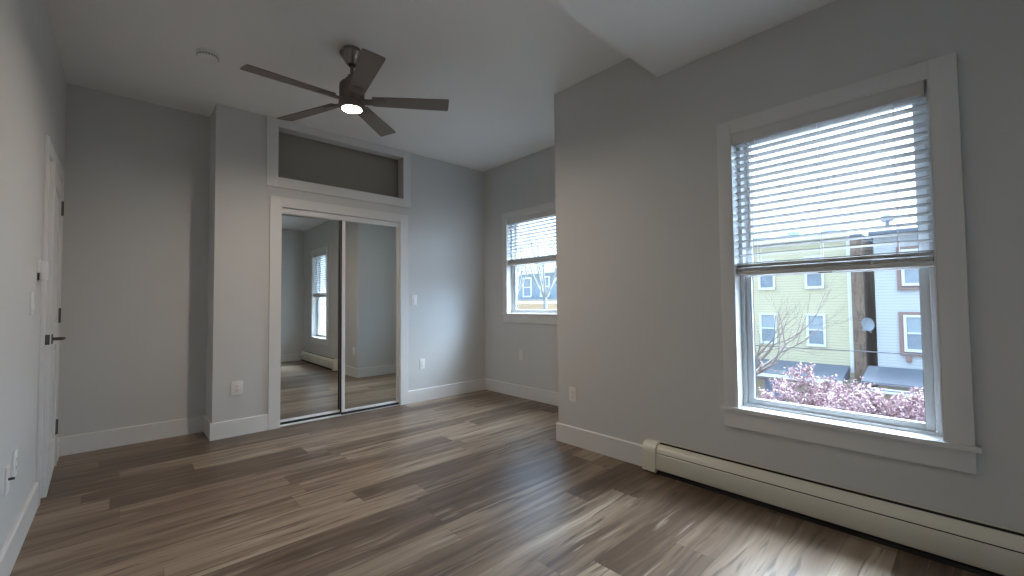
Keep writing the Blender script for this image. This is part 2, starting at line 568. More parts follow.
w = MB().box(XL, XC + .11, YN, YN + .12, 0, ZC)
tag(w.build('wall_niche', M['wall'], smooth=False), 'dim grey wall at the back of the niche beside the door', 'wall', kind='structure')
w = MB().box(XL, XR, YK - .15, YK, 0, ZS)
tag(w.build('wall_rear', M['wall'], smooth=False), 'plain grey wall seen only in the closet mirror', 'wall', kind='structure')
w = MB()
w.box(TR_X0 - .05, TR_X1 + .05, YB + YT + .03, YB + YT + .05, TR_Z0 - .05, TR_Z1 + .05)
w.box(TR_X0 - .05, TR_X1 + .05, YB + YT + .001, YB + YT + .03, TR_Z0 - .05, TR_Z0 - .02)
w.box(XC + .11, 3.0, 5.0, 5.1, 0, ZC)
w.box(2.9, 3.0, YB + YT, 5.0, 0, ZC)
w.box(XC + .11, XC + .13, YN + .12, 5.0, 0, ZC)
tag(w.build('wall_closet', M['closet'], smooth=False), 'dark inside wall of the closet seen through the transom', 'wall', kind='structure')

# ------------------------------------------------------------------ baseboards
def base_profile(mb, axis, wall, sgn, a0, a1):
    """wall: coordinate of the wall face, sgn: direction into the room"""
    poly = [(wall, 0.0), (wall + sgn * BT, 0.0), (wall + sgn * BT, BH - .006), (wall + sgn * (BT - .006), BH), (wall, BH)]
    mb.prism(poly, axis, a0, a1)
b = MB(); base_profile(b, 1, XL, 1, YK, D_Y0 - .092); base_profile(b, 1, XL, 1, D_Y1 + .092, YN)
tag(b.build('baseboard_left', M['trim'], smooth=False), 'white baseboard along the entry door wall', 'baseboard', kind='structure')
b = MB(); base_profile(b, 1, XR, -1, 1.53, YC + BT)
tag(b.build('baseboard_right', M['trim'], smooth=False), 'white baseboard between the wall corner and the heater', 'baseboard', kind='structure')
b = MB(); base_profile(b, 0, YC, 1, XR, XF)
tag(b.build('baseboard_front', M['trim'], smooth=False), 'white baseboard on the recess return wall in the mirror', 'baseboard', kind='structure')
b = MB(); base_profile(b, 1, XF, -1, YC + BT, YB)
tag(b.build('baseboard_far', M['trim'], smooth=False), 'white baseboard under the smaller far window', 'baseboard', kind='structure')
b = MB(); base_profile(b, 0, YB, -1, XC - BT, 0.988)
tag(b.build('baseboard_back', M['trim'], smooth=False), 'white baseboard left of the mirrored closet doors', 'baseboard', kind='structure')
b = MB(); base_profile(b, 0, YB, -1, 2.394, XF - BT)
tag(b.build('baseboard_corner', M['trim'], smooth=False), 'white baseboard right of the mirrored closet doors', 'baseboard', kind='structure')
b = MB(); base_profile(b, 0, YN, -1, XL + BT, XC); base_profile(b, 1, XC, -1, YB, YN - BT)
tag(b.build('baseboard_niche', M['trim'], smooth=False), 'white baseboard around the niche next to the entry door', 'baseboard', kind='structure')
b = MB(); base_profile(b, 0, YK, 1, XL + BT, XR)
tag(b.build('baseboard_rear', M['trim'], smooth=False), 'white baseboard of the wall seen in the mirror', 'baseboard', kind='structure')

# ------------------------------------------------------------------ closet casing, track, mirrored doors
def casing_rect(mb, x0, x1, ox0, ox1, oz0, oz1, z0, z1, yface, th, bottom):
    bv = .002
    zb = oz0 if bottom else 0.0
    mb.box(ox0, x0, yface - th, yface, zb, oz1, bv)
    mb.box(x1, ox1, yface - th, yface, zb, oz1, bv)
    mb.box(x0, x1, yface - th, yface, z1, oz1, bv)
    if bottom:
        mb.box(x0, x1, yface - th, yface, oz0, z0, bv)
t = MB()
casing_rect(t, CL_X0, CL_X1, 0.988, 2.394, 0, 2.136, 0, CL_Z, YB, .018, False)
t.box(CL_X0 + .0005, CL_X0 + .004, YB - .017, YB + YT, 0, CL_Z)
t.box(CL_X1 - .004, CL_X1 - .0005, YB - .017, YB + YT, 0, CL_Z)
tag(t.build('trim_1', M['trim'], smooth=False), 'white casing around the mirrored closet doors', 'casing', kind='structure')
t = MB()
casing_rect(t, TR_X0, TR_X1, 0.955, 2.424, 2.226, ZC - .002, TR_Z0, TR_Z1, YB, .018, True)
tag(t.build('trim_2', M['trim'], smooth=False), 'white casing around the transom opening above the closet', 'casing', kind='structure')

tk = MB().box(CL_X0 + .001, CL_X1 - .001, YB + .012, YB + .022, CL_Z - .052, CL_Z - .001, .001).box(CL_X0 + .001, CL_X1 - .001, YB + .022, YB + .09, CL_Z - .009, CL_Z - .001).build('top_track', M['aluminium'])
tag(tk, 'white fascia track across the top of the mirrored closet doors', 'door track')
tk = MB().box(CL_X0 + .001, CL_X1 - .001, YB + .004, YB + .092, 0, .004).box(CL_X0 + .001, CL_X1 - .001, YB + .004, YB + .008, 0, .009).box(CL_X0 + .001, CL_X1 - .001, YB + .048, YB + .052, 0, .009).build('floor_track', M['aluminium'])
tag(tk, 'thin white track on the floor under the mirrored closet doors', 'door track')
def slide_door(name, x0, x1, yc, label, stile, rot=0.0):
    e = empty(name, ((x0 + x1) / 2, yc, .016), label, 'mirrored door', kind='structure')
    z0, z1, th = .030, CL_Z - .03, .012
    fr = MB()
    fr.box(x0, x0 + stile, yc - th, yc + th, z0, z1, .002)
    fr.box(x1 - stile, x1, yc - th, yc + th, z0, z1, .002)
    fr.box(x0 + stile, x1 - stile, yc - th, yc + th, z0, z0 + .022, .002)
    fr.box(x0 + stile, x1 - stile, yc - th, yc + th, z1 - .022, z1, .002)
    fr.build('door_frame', M['aluminium'], e)
    MB().box(x0 + stile - .002, x1 - stile + .002, yc - .004, yc + .004, z0 + .02, z1 - .02).build('mirror', M['mirror'], e, smooth=False)
    MB().box(x0 + .003, x1 - .003, yc - .008, yc + .012, .005, .031).box(x0 - .009, x0 - .0005, yc - .010, yc + .010, z0, z1).build('shadow_gap', M['black'], e, smooth=False)  # black strips below and beside the door, painted in as shadow gaps
    e.rotation_euler.z = rot
    return e
slide_door('door_2', CL_X0 + .006, 1.705, YB + .070, 'left mirrored sliding closet door reflecting the window', .018, -.0110)
slide_door('door_3', 1.660, CL_X1 - .002, YB + .032, 'right mirrored sliding closet door overlapping the other', .034, -.0078)

# ------------------------------------------------------------------ entry door, slightly ajar
d = empty('door_1', (XL, D_Y1, 0), 'white panelled entry door standing slightly ajar beside the niche', 'door', kind='structure')
cs = MB()
CW, CT = .088, .014
for (ya, yb_) in ((D_Y0 - CW, D_Y0), (D_Y1, D_Y1 + CW)):
    cs.box(XL, XL + CT, ya, yb_, 0, D_Z + CW, .003)
    cs.box(XL, XL + CT + .005, ya + .003, ya + .018, 0, D_Z + CW - .003, .003)
cs.box(XL, XL + CT, D_Y0, D_Y1, D_Z, D_Z + CW, .003)
cs.box(XL - .149, XL - .001, D_Y0 + .0005, D_Y0 + .018, 0, D_Z - .001)
cs.box(XL - .149, XL - .001, D_Y1 - .018, D_Y1 - .0005, 0, D_Z - .001)
cs.box(XL - .149, XL - .001, D_Y0 + .018, D_Y1 - .018, D_Z - .018, D_Z - .001)
cs.build('door_casing', M['trim'], d)
# leaf in its own frame: hinge line at origin, leaf runs towards -Y, room face at x = 0
leaf = bpy.data.objects.new('door_leaf', None)
COL.objects.link(leaf)
def door_leaf():
    Lw, Lh, th = D_Y1 - D_Y0 - .044, D_Z - .035, .035
    mb = MB()
    st, rl = .115, .12
    mb.box(-th, 0, -Lw, -Lw + st, .01, Lh, .001)
    mb.box(-th, 0, -st, 0, .01, Lh, .001)
    mb.box(-th, 0, -Lw + st, -st, .01, .01 + .22, .001)
    mb.box(-th, 0, -Lw + st, -st, Lh - rl, Lh, .001)
    mb.box(-th, 0, -Lw + st, -st, .88, 1.02, .001)
    mb.box(-th + .010, -.010, -Lw + st, -st, .2, Lh - rl + .01)
    for za, zb in ((.27, .84), (1.06, Lh - rl - .04)):
        mb.box(-th + .003, -.003, -Lw + st + .04, -st - .04, za, zb, .006)
    return mb, Lw, Lh, th
mb, Lw, Lh, th = door_leaf()
bpy.data.objects.remove(leaf)
leaf = mb.build('door_leaf', M['door'], None, smooth=False)
leaf.parent = d
leaf.location = (.012, -.022, 0)
leaf.rotation_euler.z = math.radians(1.9)
h = MB()
h.box(-.002, .006, -Lw + .045, -Lw + .105, .905, .965, .002)
h.tube([(.004, -Lw + .075, .935), (.045, -Lw + .075, .935)], .010, 14)
h.tube([(.045, -Lw + .070, .935), (.050, -Lw + .10, .935), (.050, -Lw + .20, .933)], [.009, .0085, .007], 14)
ho = h.build('lever_handle', M['handle'], None); ho.parent = leaf
h = MB().box(-.031, -.004, -Lw - .0025, -Lw + .001, .905, .965, .001).box(-.022, -.013, -Lw - .008, -Lw, .925, .945, .002)
ho = h.build('latch_plate', M['hinge'], None); ho.parent = leaf
for z in (.28, 1.07, 1.84):
    h = MB().box(.001, .004, -.034, .010, z - .05, z + .05, .001).tube([(.006, .006, z - .052), (.006, .006, z + .052)], .0065, 10)
    ho = h.build('hinge', M['hinge'], None); ho.parent = leaf
# hallway side closure behind the ajar door
tag(MB().box(XL - .30, XL - .28, D_Y0 - .3, D_Y1 + .3, 0, D_Z + .2).build('wall_hall', M['wall'], smooth=False), 'grey hallway wall hidden behind the ajar entry door', 'wall', kind='structure')

# ------------------------------------------------------------------ windows
def make_window(name, XW, win, meet, label):
    y0, y1, z0, z1 = win
    e = empty(name, (XW, (y0 + y1) / 2, z0), label, 'window', kind='structure')
    cw, ct = .088, .020
    c = MB()
    c.box(XW - ct, XW, y0 - cw, y0, z0 + .004, z1 + cw - .012, .002)
    c.box(XW - ct, XW, y1, y1 + cw - .014, z0 + .004, z1 + cw - .012, .002)
    c.box(XW - ct, XW, y0, y1, z1, z1 + cw - .012, .002)
    c.box(XW - ct + .001, XW + .13, y0 + .0005, y0 + .006, z0 + .0045, z1 - .0005)
    c.box(XW - ct + .001, XW + .13, y1 - .006, y1 - .0005, z0 + .0045, z1 - .0005)
    c.box(XW - ct + .001, XW + .13, y0 + .006, y1 - .006, z1 - .006, z1 - .0005)
    c.build('window_casing', M['trim'], e)
    MB().box(XW - .036, XW - .0005, y0 - cw - .018, y1 + cw, z0 - .018, z0 + .004, .003).box(XW - .02, XW + .072, y0 + .006, y1 - .006, z0 + .0005, z0 + .0042, .001).build('window_stool', M['trim'], e)
    MB().box(XW - .018, XW, y0 - cw, y1 + cw - .014, z0 - .112, z0 - .018, .002).build('window_apron', M['trim'], e)
    # vinyl frame
    xa, xb = XW + .060, XW + .135
    fr = MB()
    fw_ = .027
    fr.box(xa, xb, y0 + .0065, y0 + fw_, z0 + .001, z1 - .0065, .002)
    fr.box(xa, xb, y1 - fw_, y1 - .0065, z0 + .001, z1 - .0065, .002)
    fr.box(xa, xb, y0 + fw_, y1 - fw_, z1 - fw_, z1 - .0065, .002)
    fr.prism([(xa, z0 + .001), (xb, z0 + .001), (xb, z0 + .014), (xa + .014, z0 + .018), (xa, z0 + .018)], 1, y0 + fw_, y1 - fw_)
    fr.build('window_frame', M['vinyl'], e)
    def sash(nm, x0, x1, za, zb, st, rb, rtp):
        s = MB()
        ya, yb_ = y0 + fw_ + .002, y1 - fw_ - .002
        s.box(x0, x1, ya, ya + st, za, zb, .003)
        s.box(x0, x1, yb_ - st, yb_, za, zb, .003)
        s.box(x0, x1, ya + st, yb_ - st, za, za + rb, .003)
        s.box(x0, x1, ya + st, yb_ - st, zb - rtp, zb, .003)
        o = s.build(nm, M['vinyl'], e)
        xm = (x0 + x1) / 2
        g = MB().box(xm - .002, xm + .002, ya + st - .004, yb_ - st + .004, za + rb - .004, zb - rtp + .004).build('pane', M['glass'], o, smooth=False)
        # dark spacer of the double glazing
        q = MB()
        for (a, b2, c2, d2) in ((ya + st - .001, ya + st + .003, za + rb, zb - rtp), (yb_ - st - .003, yb_ - st + .001, za + rb, zb - rtp)):
            q.box(xm + .004, xm + .008, a, b2, c2, d2)
        q.build('glazing_spacer', M['black'], o, smooth=False)
        return o
    lo = sash('lower_sash', XW + .078, XW + .104, z0 + .0185, meet + .030, .034, .032, .034)
    sash('upper_sash', XW + .1065, XW + .1325, meet - .004, z1 - fw_ + .002, .034, .034, .034)
    MB().box(XW + .074, XW + .084, (y0 + y1) / 2 - .03, (y0 + y1) / 2 + .03, meet - .003, meet + .006, .002).build('sash_lift', M['hinge'], lo)
    return e
make_window('window_1', XR, W1, 1.272, 'large white double-hung window above the baseboard heater')
make_window('window_2', XF, W2, 1.585, 'smaller white double-hung window at the far end of the recess')

def make_blind(XW, win, zr, label, n):
    y0, y1, z0, z1 = win
    ya, yb_ = y0 + .012, y1 - .010
    e = empty('window_blind', (XW + .03, (y0 + y1) / 2, z1), label, 'window blind', 'white slatted blinds half lowered')
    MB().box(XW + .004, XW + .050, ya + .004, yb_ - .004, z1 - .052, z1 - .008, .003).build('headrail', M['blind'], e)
    v = MB()
    v.box(XW - .012, XW - .004, y0 + .016, y1 + .006, z1 - .070, z1 - .002, .003)
    v.box(XW - .006, XW + .03, y1 - .006, y1 - .001, z1 - .070, z1 - .004, .001)
    v.build('valance', M['blind_rail'], e)
    sl = MB()
    zt, zb = z1 - .062, zr + .012
    for i in range(n):
        z = zt - (zt - zb) * (i + .2) / n
        # thin curved slat, open, room edge slightly low
        t = bmesh.new()
        xs = [-.025, -.0125, 0, .0125, .025]
        A, B = [], []
        for side, yy in ((0, ya), (1, yb_)):
            for k_, xx in enumerate(xs):
                zz = z + .0022 * (1 - (xx / .025) ** 2) - xx * 0.13
                (A if side == 0 else B).append((t.verts.new((XW + .030 + xx, yy, zz + .0012)), t.verts.new((XW + .030 + xx, yy, zz - .0012))))
        for k_ in range(4):
            t.faces.new((A[k_][0], A[k_ + 1][0], B[k_ + 1][0], B[k_][0]))
            t.faces.new((A[k_][1], B[k_][1], B[k_ + 1][1], A[k_ + 1][1]))
            t.faces.new((A[k_][0], A[k_][1], A[k_ + 1][1], A[k_ + 1][0]))
            t.faces.new((B[k_][0], B[k_ + 1][0], B[k_ + 1][1], B[k_][1]))
        t.faces.new((A[0][0], B[0][0], B[0][1], A[0][1]))
        t.faces.new((A[4][0], A[4][1], B[4][1], B[4][0]))
        bmesh.ops.recalc_face_normals(t, faces=list(t.faces))
        sl.add(t)
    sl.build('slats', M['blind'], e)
    st = MB()
    k_ = 0
    z = zr
    while z > zr - .046:
        sh = .0022 * math.sin(k_ * 2.1)
        st.box(XW + .005 + sh, XW + .055 + sh, ya, yb_, z - .0032, z, .0005, seg=1)
        z -= .0042 if k_ % 4 else .0085
        k_ += 1
    st.build('stacked_slats', M['blind_rail'], e, smooth=False)
    MB().box(XW + .004, XW + .056, ya - .002, yb_ + .002, zr - .072, zr - .047, .004).build('bottom_rail', M['blind_rail'], e)
    W_ = yb_ - ya
    for fr_ in (.14, .5, .86):
        yy = ya + W_ * fr_
        c = MB()
        for xx in (XW + .0035, XW + .057):
            c.tube([(xx, yy, z1 - .055), (xx, yy, zr - .04)], .0011, 6)
        c.build('ladder_cord', M['cord'], e)
        l = MB()
        for q in range(3):
            pts = [(XW + .001 - .001 * q, yy - .02 + .02 * math.sin(a * 2 + q), zr - .035 + .018 * math.cos(a + q * 1.7)) for a in [x * .7 for x in range(10)]]
            l.tube(pts, .0012, 5)
        l.build('gathered_cord', M['cord'], e)
    MB().tube([(XW - .006, yb_ - .072, z1 - .068), (XW - .004, yb_ - .075, z1 - .68 * (z1 - zr))], .0042, 8).tube([(XW - .004, yb_ - .075, z1 - .66 * (z1 - zr)), (XW - .004, yb_ - .075, zr + .075)], .0052, 8).build('tilt_wand', M['cord'], e)
    return e
make_blind(XR, W1, 1.345, 'white slatted blind half lowered in the large window over the heater', 17)
make_blind(XF, W2, 1.660, 'white slatted blind half lowered in the smaller far window', 11)

# ------------------------------------------------------------------ baseboard heater
HY0, HY1 = -0.45, 1.53
e = empty('baseboard_heater', (XR - .04, (HY0 + HY1) / 2, 0), 'long cream metal baseboard heater on the floor under the large window', 'heater')
def hp(d_, z): return (XR - d_, z)
MB().prism([hp(.001, .012), hp(.006, .012), hp(.006, .199), hp(.001, .199)], 1, HY0, HY1).build('back_plate', M['heater'], e, smooth=False)
hood = [hp(.018, .168), hp(.018, .186), hp(.030, .189), hp(.048, .181), hp(.060, .166), hp(.068, .150), hp(.070, .143), hp(.067, .143), hp(.058, .163), hp(.046, .177), hp(.030, .185), hp(.022, .182), hp(.022, .168)]
MB().prism(hood, 1, HY0, HY1 - .09).build('damper_hood', M['heater'], e)
front = [hp(.070, .1365), hp(.073, .132), hp(.074, .045), hp(.070, .034), hp(.060, .032), hp(.060, .036), hp(.068, .040), hp(.070, .048), hp(.069, .130), hp(.0665, .1365)]
MB().prism(front, 1, HY0, HY1 - .09).build('front_cover', M['heater'], e)
fin_shade = MB()
fin_shade.tube([(XR - .036, HY0 + .02, .085), (XR - .036, HY1 - .03, .085)], .011, 12)
yy = HY0 + .03
while yy < HY1 - .1:
    fin_shade.box(XR - .060, XR - .012, yy, yy + .0015, .055, .118)
    yy += .009
fin_shade.box(XR - .0175, XR - .0065, HY0, HY1 - .09, .150, .178)  # dark floor of the hood slot, painted in as shade
fin_shade.box(XR - .008, XR - .0062, HY0, HY1 - .09, .170, .1935)  # dark strip standing in for the shadow line behind the hood
fin_shade.box(XR - .066, XR - .060, HY0, HY1 - .09, .120, .150)  # dark strip painting the shade behind the lip gap
fin_shade.build('fins_and_shade_strips', M['heater_in'], e, smooth=False)
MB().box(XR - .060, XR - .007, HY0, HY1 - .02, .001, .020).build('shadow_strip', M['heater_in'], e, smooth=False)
MB().prism([hp(.0, .014), hp(.077, .014), hp(.077, .148), hp(.070, .166), hp(.060, .182), hp(.040, .196), hp(.012, .198), hp(.0, .194)], 1, HY1 - .092, HY1).build('end_cap', M['heater'], e)
MB().prism([hp(.0, .014), hp(.0785, .014), hp(.0785, .148), hp(.0715, .167), hp(.061, .1835), hp(.041, .1975), hp(.012, .1995), hp(.0, .1955)], 1, HY1 - .096, HY1 - .089).prism([hp(.07, .136), hp(.0785, .136), hp(.0785, .142), hp(.07, .142)], 1, HY1 - .092, HY1 + .0005).build('cap_edge', M['heater'], e)
MB().box(XR - .064, XR - .050, HY1 - .028, HY1 - .012, 0, .016, .002).box(XR - .058, XR - .048, HY1 - .06, HY1 - .045, 0, .012).build('foot', M['black'], e)

# ------------------------------------------------------------------ ceiling fan
FX, FY, FZ = 1.1355, 2.8317, 2.5186
FA, FR, TX, TY = 3.2503, 0.643, 0.0561, 0.0044
fan = empty('ceiling_fan', (FX, FY, ZC), 'dark five-blade ceiling fan with a lit round lamp hanging from the ceiling', 'ceiling fan')
MB().lathe([(0, ZC), (.058, ZC), (.058, ZC - .030), (.078, ZC - .031), (.0815, ZC - .036), (.079, ZC - .044), (.062, ZC - .064), (.042, ZC - .096), (.030, ZC - .108), (0, ZC - .108)], FX, FY, 48).build('canopy', M['nickel'], fan)
MB().tube([(FX, FY, ZC - .10), (FX, FY, FZ + .16)], .0125, 20).build('downrod', M['bronze'], fan)
MB().lathe([(0, ZC - .098), (.024, ZC - .100), (.026, ZC - .112), (.018, ZC - .122), (0, ZC - .122)], FX, FY, 24).build('rod_ball', M['black'], fan)
MB().lathe([(0, FZ + .172), (.028, FZ + .172), (.030, FZ + .150), (.044, FZ + .146), (.046, FZ + .126), (.070, FZ + .120), (.079, FZ + .108),
            (.082, FZ + .095), (.082, FZ + .030), (.080, FZ + .018), (.076, FZ + .012), (.070, FZ - .002), (0, FZ - .002)], FX, FY, 56).build('motor_housing', M['bronze'], fan)
MB().lathe([(0, FZ - .002), (.080, FZ - .002), (.085, FZ - .008), (.086, FZ - .036), (.084, FZ - .052), (.078, FZ - .060), (.064, FZ - .060), (.0622, FZ - .048), (0, FZ - .048)], FX, FY, 56).build('light_ring', M['bronze'], fan)
MB().lathe([(0, FZ - .0485), (.0615, FZ - .0485), (.0615, FZ - .0575), (.04, FZ - .059), (0, FZ - .0595)], FX, FY, 48).build('lamp_lens', M['lamp'], fan)
rotor_tilt = Matrix.Translation((FX, FY, FZ)) @ Matrix(((1, 0, 0, 0), (0, 1, 0, 0), (TX, TY, 1, 0), (0, 0, 0, 1)))
for i in range(5):
    a = FA - i * math.radians(72)
    mat = rotor_tilt @ Matrix.Rotation(a, 4, 'Z') @ Matrix.Rotation(math.radians(-11), 4, 'X')
    t = bmesh.new()
    r0, r1, hw0, hw1, th_ = .135, FR + .012, .050, .066, .0032
    cr = .012
    outl = [(r0, -hw0)]
    outl += [(r1 - cr + cr * math.sin(q), -hw1 + cr - cr * math.cos(q)) for q in [x * math.pi / 8 for x in range(5)]]
    outl += [(r1 - cr + cr * math.cos(q), hw1 - cr + cr * math.sin(q)) for q in [x * math.pi / 8 for x in range(5)]]
    outl += [(r0, hw0)]
    bl = MB().prism(outl, 2, -th_, th_, mat)
    bo = bl.build('blade', M['blade'], fan, smooth=False)
    br = MB()
    br.box(.070, .150, -.031, .031, -.010, -.003, .002, mat=mat)
    br.box(.128, .228, -.034, .034, -.008, -.0033, .002, mat=mat)
    br.build('blade_bracket', M['bronze'], bo)

# ------------------------------------------------------------------ smoke detector
SX, SY = 0.411, 3.536
sm = empty('smoke_detector', (SX, SY, ZC), 'round white smoke detector on the ceiling left of the fan', 'smoke detector')
MB().lathe([(0, ZC), (.068, ZC), (.070, ZC - .006), (.068, ZC - .012), (0, ZC - .012)], SX, SY, 40).build('mounting_base', M['plastic'], sm)
MB().lathe([(0, ZC - .011), (.060, ZC - .011), (.062, ZC - .020), (.060, ZC - .032), (.050, ZC - .040), (.030, ZC - .043), (0, ZC - .044)], SX, SY, 40).build('housing', M['plastic'], sm)
g = MB()
for i in range(24):
    a = i * 2 * math.pi / 24
    g.box(-.0035, .0035, .056, .0635, ZC - .030, ZC - .022, mat=Matrix.Translation((SX, SY, 0)) @ Matrix.Rotation(a, 4, 'Z'))
g.build('vent_ring', M['dish'], sm, smooth=False)
MB().lathe([(0, ZC - .043), (.009, ZC - .043), (.008, ZC - .047), (0, ZC - .047)], SX + .018, SY - .01, 16).build('test_button', M['plastic'], sm)

# ------------------------------------------------------------------ outlets and switches
def plate(name, pos, normal, label, cat, kind_, group=None, w_=.072, h_=.116):
    """built facing +X' then turned; local: x out of wall, y across, z up"""
    ang = math.atan2(normal[1], normal[0])
    e = empty(name, pos, label, cat, group)
    T = Matrix.Translation(pos) @ Matrix.Rotation(ang, 4, 'Z')
    MB().box(0, .006, -w_ / 2, w_ / 2, -h_ / 2, h_ / 2, .0022, mat=T).build('cover_plate', M['plastic'], e)
    if kind_ == 'outlet':
        MB().box(.004, .0085, -.0165, .0165, -.034, .034, .002, mat=T).build('receptacle', M['plastic'], e)
        s = MB()
        for zc_ in (-.018, .018):
            s.box(.0083, .009, -.0075, -.0055, zc_ - .002, zc_ + .006, mat=T)
            s.box(.0083, .009, .0050, .0070, zc_ - .002, zc_ + .005, mat=T)
            s.box(.0083, .009, -.0022, .0022, zc_ - .0105, zc_ - .006, mat=T)
        s.build('slot', M['black'], e, smooth=False)
    elif kind_ == 'switch':
        MB().box(.004, .0085, -.0165, .0165, -.033, .033, .0015, mat=T).prism([(.008, -.030), (.0125, -.030), (.0085, .030), (.008, .030)], 1, -.014, .014, T).build('rocker', M['plastic'], e)
    elif kind_ == 'jack':
        MB().lathe([(0, .024), (.0055, .024), (.0055, .004), (0, .004)], 0, 0, 12, T @ Matrix.Rotation(math.pi / 2, 4, 'Y')).build('connector', M['black'], e)
    return e
plate('wall_outlet', (0.748, YB, .410), (0, -1), 'square-set white outlet low on the wall left of the mirrored closet', 'outlet', 'outlet', w_=.088, h_=.122)
plate('wall_outlet', (2.578, YB, .428), (0, -1), 'white outlet low on the wall just right of the mirrored closet', 'outlet', 'outlet')
plate('wall_outlet', (XF, 3.672, .503), (-1, 0), 'white outlet under the smaller far window', 'outlet', 'outlet')
plate('wall_outlet', (XR, 2.175, .396), (-1, 0), 'white outlet between the wall corner and the baseboard heater', 'outlet', 'outlet')
plate('wall_outlet', (XL, 2.93, .43), (1, 0), 'white outlet low on the entry door wall, nearer the door', 'outlet', 'outlet')
plate('cable_outlet', (XL, 2.76, .41), (1, 0), 'white cable jack plate with a black connector beside the outlet', 'cable jack', 'jack')
plate('light_switch', (2.476, YB, 1.170), (0, -1), 'white rocker switch at shoulder height right of the mirrored closet', 'light switch', 'switch')
plate('light_switch', (XL, 3.28, 1.150), (1, 0), 'white wall switch below the boxy thermostat beside the entry door', 'light switch', 'switch')

TP = (XL, 3.50, 1.33)
te = empty('thermostat', TP, 'boxy off-white thermostat on the wall beside the entry door casing', 'thermostat')
MB().box(XL, XL + .010, TP[1] - .040, TP[1] + .045, TP[2] - .055, TP[2] + .060, .002).build('wall_plate', M['plastic'], te)
MB().box(XL + .009, XL + .036, TP[1] - .035, TP[1] + .040, TP[2] - .050, TP[2] + .052, .005).build('housing', M['plastic'], te)
MB().box(XL + .002, XL + .010, TP[1] - .043, TP[1] - .036, TP[2] - .052, TP[2] - .012, .001).build('side_slot', M['black'], te)

# ------------------------------------------------------------------ outside
GZ = -5.2
HX = 22.0
def scr(y17, z17):
    """a point measured on the plane 17 m out, carried to the house front"""
    return y17 * HX / 17.0, EYE + (z17 - EYE) * HX / 17.0
g = MB().box(4.5, 70, -50, 70, GZ - .2, GZ)
tag(g.build('ground', M['ground'], smooth=False), 'grey street level ground far below the windows', 'ground', kind='structure')

def ext_window(par, Xf, yc, zc, w_, h_, trim_mat, shade=True, face=0):
    """window on a front facing -X"""
    tw = .085
    fr = MB()
    fr.box(Xf - .07, Xf + .02, yc - w_ / 2 - tw, yc - w_ / 2, zc - h_ / 2 - tw, zc + h_ / 2 + tw)
    fr.box(Xf - .07, Xf + .02, yc + w_ / 2, yc + w_ / 2 + tw, zc - h_ / 2 - tw, zc + h_ / 2 + tw)
    fr.box(Xf - .07, Xf + .02, yc - w_ / 2, yc + w_ / 2, zc + h_ / 2, zc + h_ / 2 + tw)
    fr.box(Xf - .10, Xf + .02, yc - w_ / 2 - tw, yc + w_ / 2 + tw, zc - h_ / 2 - tw * 1.2, zc - h_ / 2)
    fr.box(Xf - .05, Xf + .02, yc - w_ / 2, yc + w_ / 2, zc - .03, zc + .03)
    o = fr.build('window', trim_mat, par, smooth=False)
    MB().box(Xf - .02, Xf + .02, yc - w_ / 2, yc + w_ / 2, zc - h_ / 2, zc + h_ / 2).build('pane', M['ext_glass'], o, smooth=False)
    if shade:
        MB().box(Xf - .028, Xf - .020, yc - w_ / 2 + .01, yc + w_ / 2 - .01, zc + .03, zc + h_ / 2).build('pulled_shade', M['shade'], o, smooth=False)
    return o

# yellow house
yl, _ = scr(5.9, 0); yr, _ = scr(2.60, 0)
_, ztop = scr(0, 3.12); _, zpor = scr(0, -0.95)
H1 = empty('yellow_house', (HX, (yl + yr) / 2, GZ), 'pale yellow sided house across the way with a brick chimney at its right edge', 'house')
MB().box(HX, HX + 8, yr, yl + 6, zpor - .5, ztop).build('siding', M['yellow_siding'], H1, smooth=False)
MB().box(HX - .02, HX + 8, yr, yl + 6, GZ, zpor - .5).build('ground_storey', M['beige'], H1, smooth=False)
MB().box(HX - .35, HX + 8.3, yr, yl + 6.3, ztop, ztop + .20).build('eave', M['ext_trim'], H1, smooth=False)
rf = MB()
for k_ in range(26):
    yy = yr + k_ * .42
    rf.box(HX - .2, HX + 7, yy, yy + .5, ztop + .18, ztop + .30 + .10 * math.sin(k_ * 1.9) + .04 * math.sin(k_ * 5.1), .03)
rf.build('roof_covering', M['tarp'], H1)
MB().box(HX - .03, HX + .02, yr, yr + .12, zpor - .3, ztop).build('corner_board', M['ext_trim'], H1, smooth=False)
for (yc_, zc_) in ((4.985, 0.13), (3.565, 0.125)):
    a, b_ = scr(yc_, zc_); ext_window(H1, HX, a, b_, .52, 1.22, M['ext_trim'])
for (yc_, zc_) in ((4.985, 2.05), (3.565, 2.05)):
    a, b_ = scr(yc_, zc_); ext_window(H1, HX, a, b_, .52, 1.22, M['ext_trim'])
# porch roof
ya_, _ = scr(5.9, 0); yb2, _ = scr(2.72, 0)
_, zp1 = scr(0, -0.98); _, zp0 = scr(0, -1.30)
MB().prism([(HX, zp1), (HX - 1.6, zp0), (HX - 1.6, zp0 - .10), (HX, zp0 - .10)], 1, yb2, ya_).build('porch_roof', M['roofing'], H1, smooth=False)
MB().box(HX - 1.66, HX - 1.58, yb2 - .03, ya_, zp0 - .13, zp0 + .02).build('porch_fascia', M['ext_trim'], H1, smooth=False)
dy, _ = scr(4.55, 0)
MB().box(HX - .08, HX + .02, dy - .05, dy + .75, GZ + .2, zp0 - .45, .01).build('porch_door', M['ext_door'], H1)
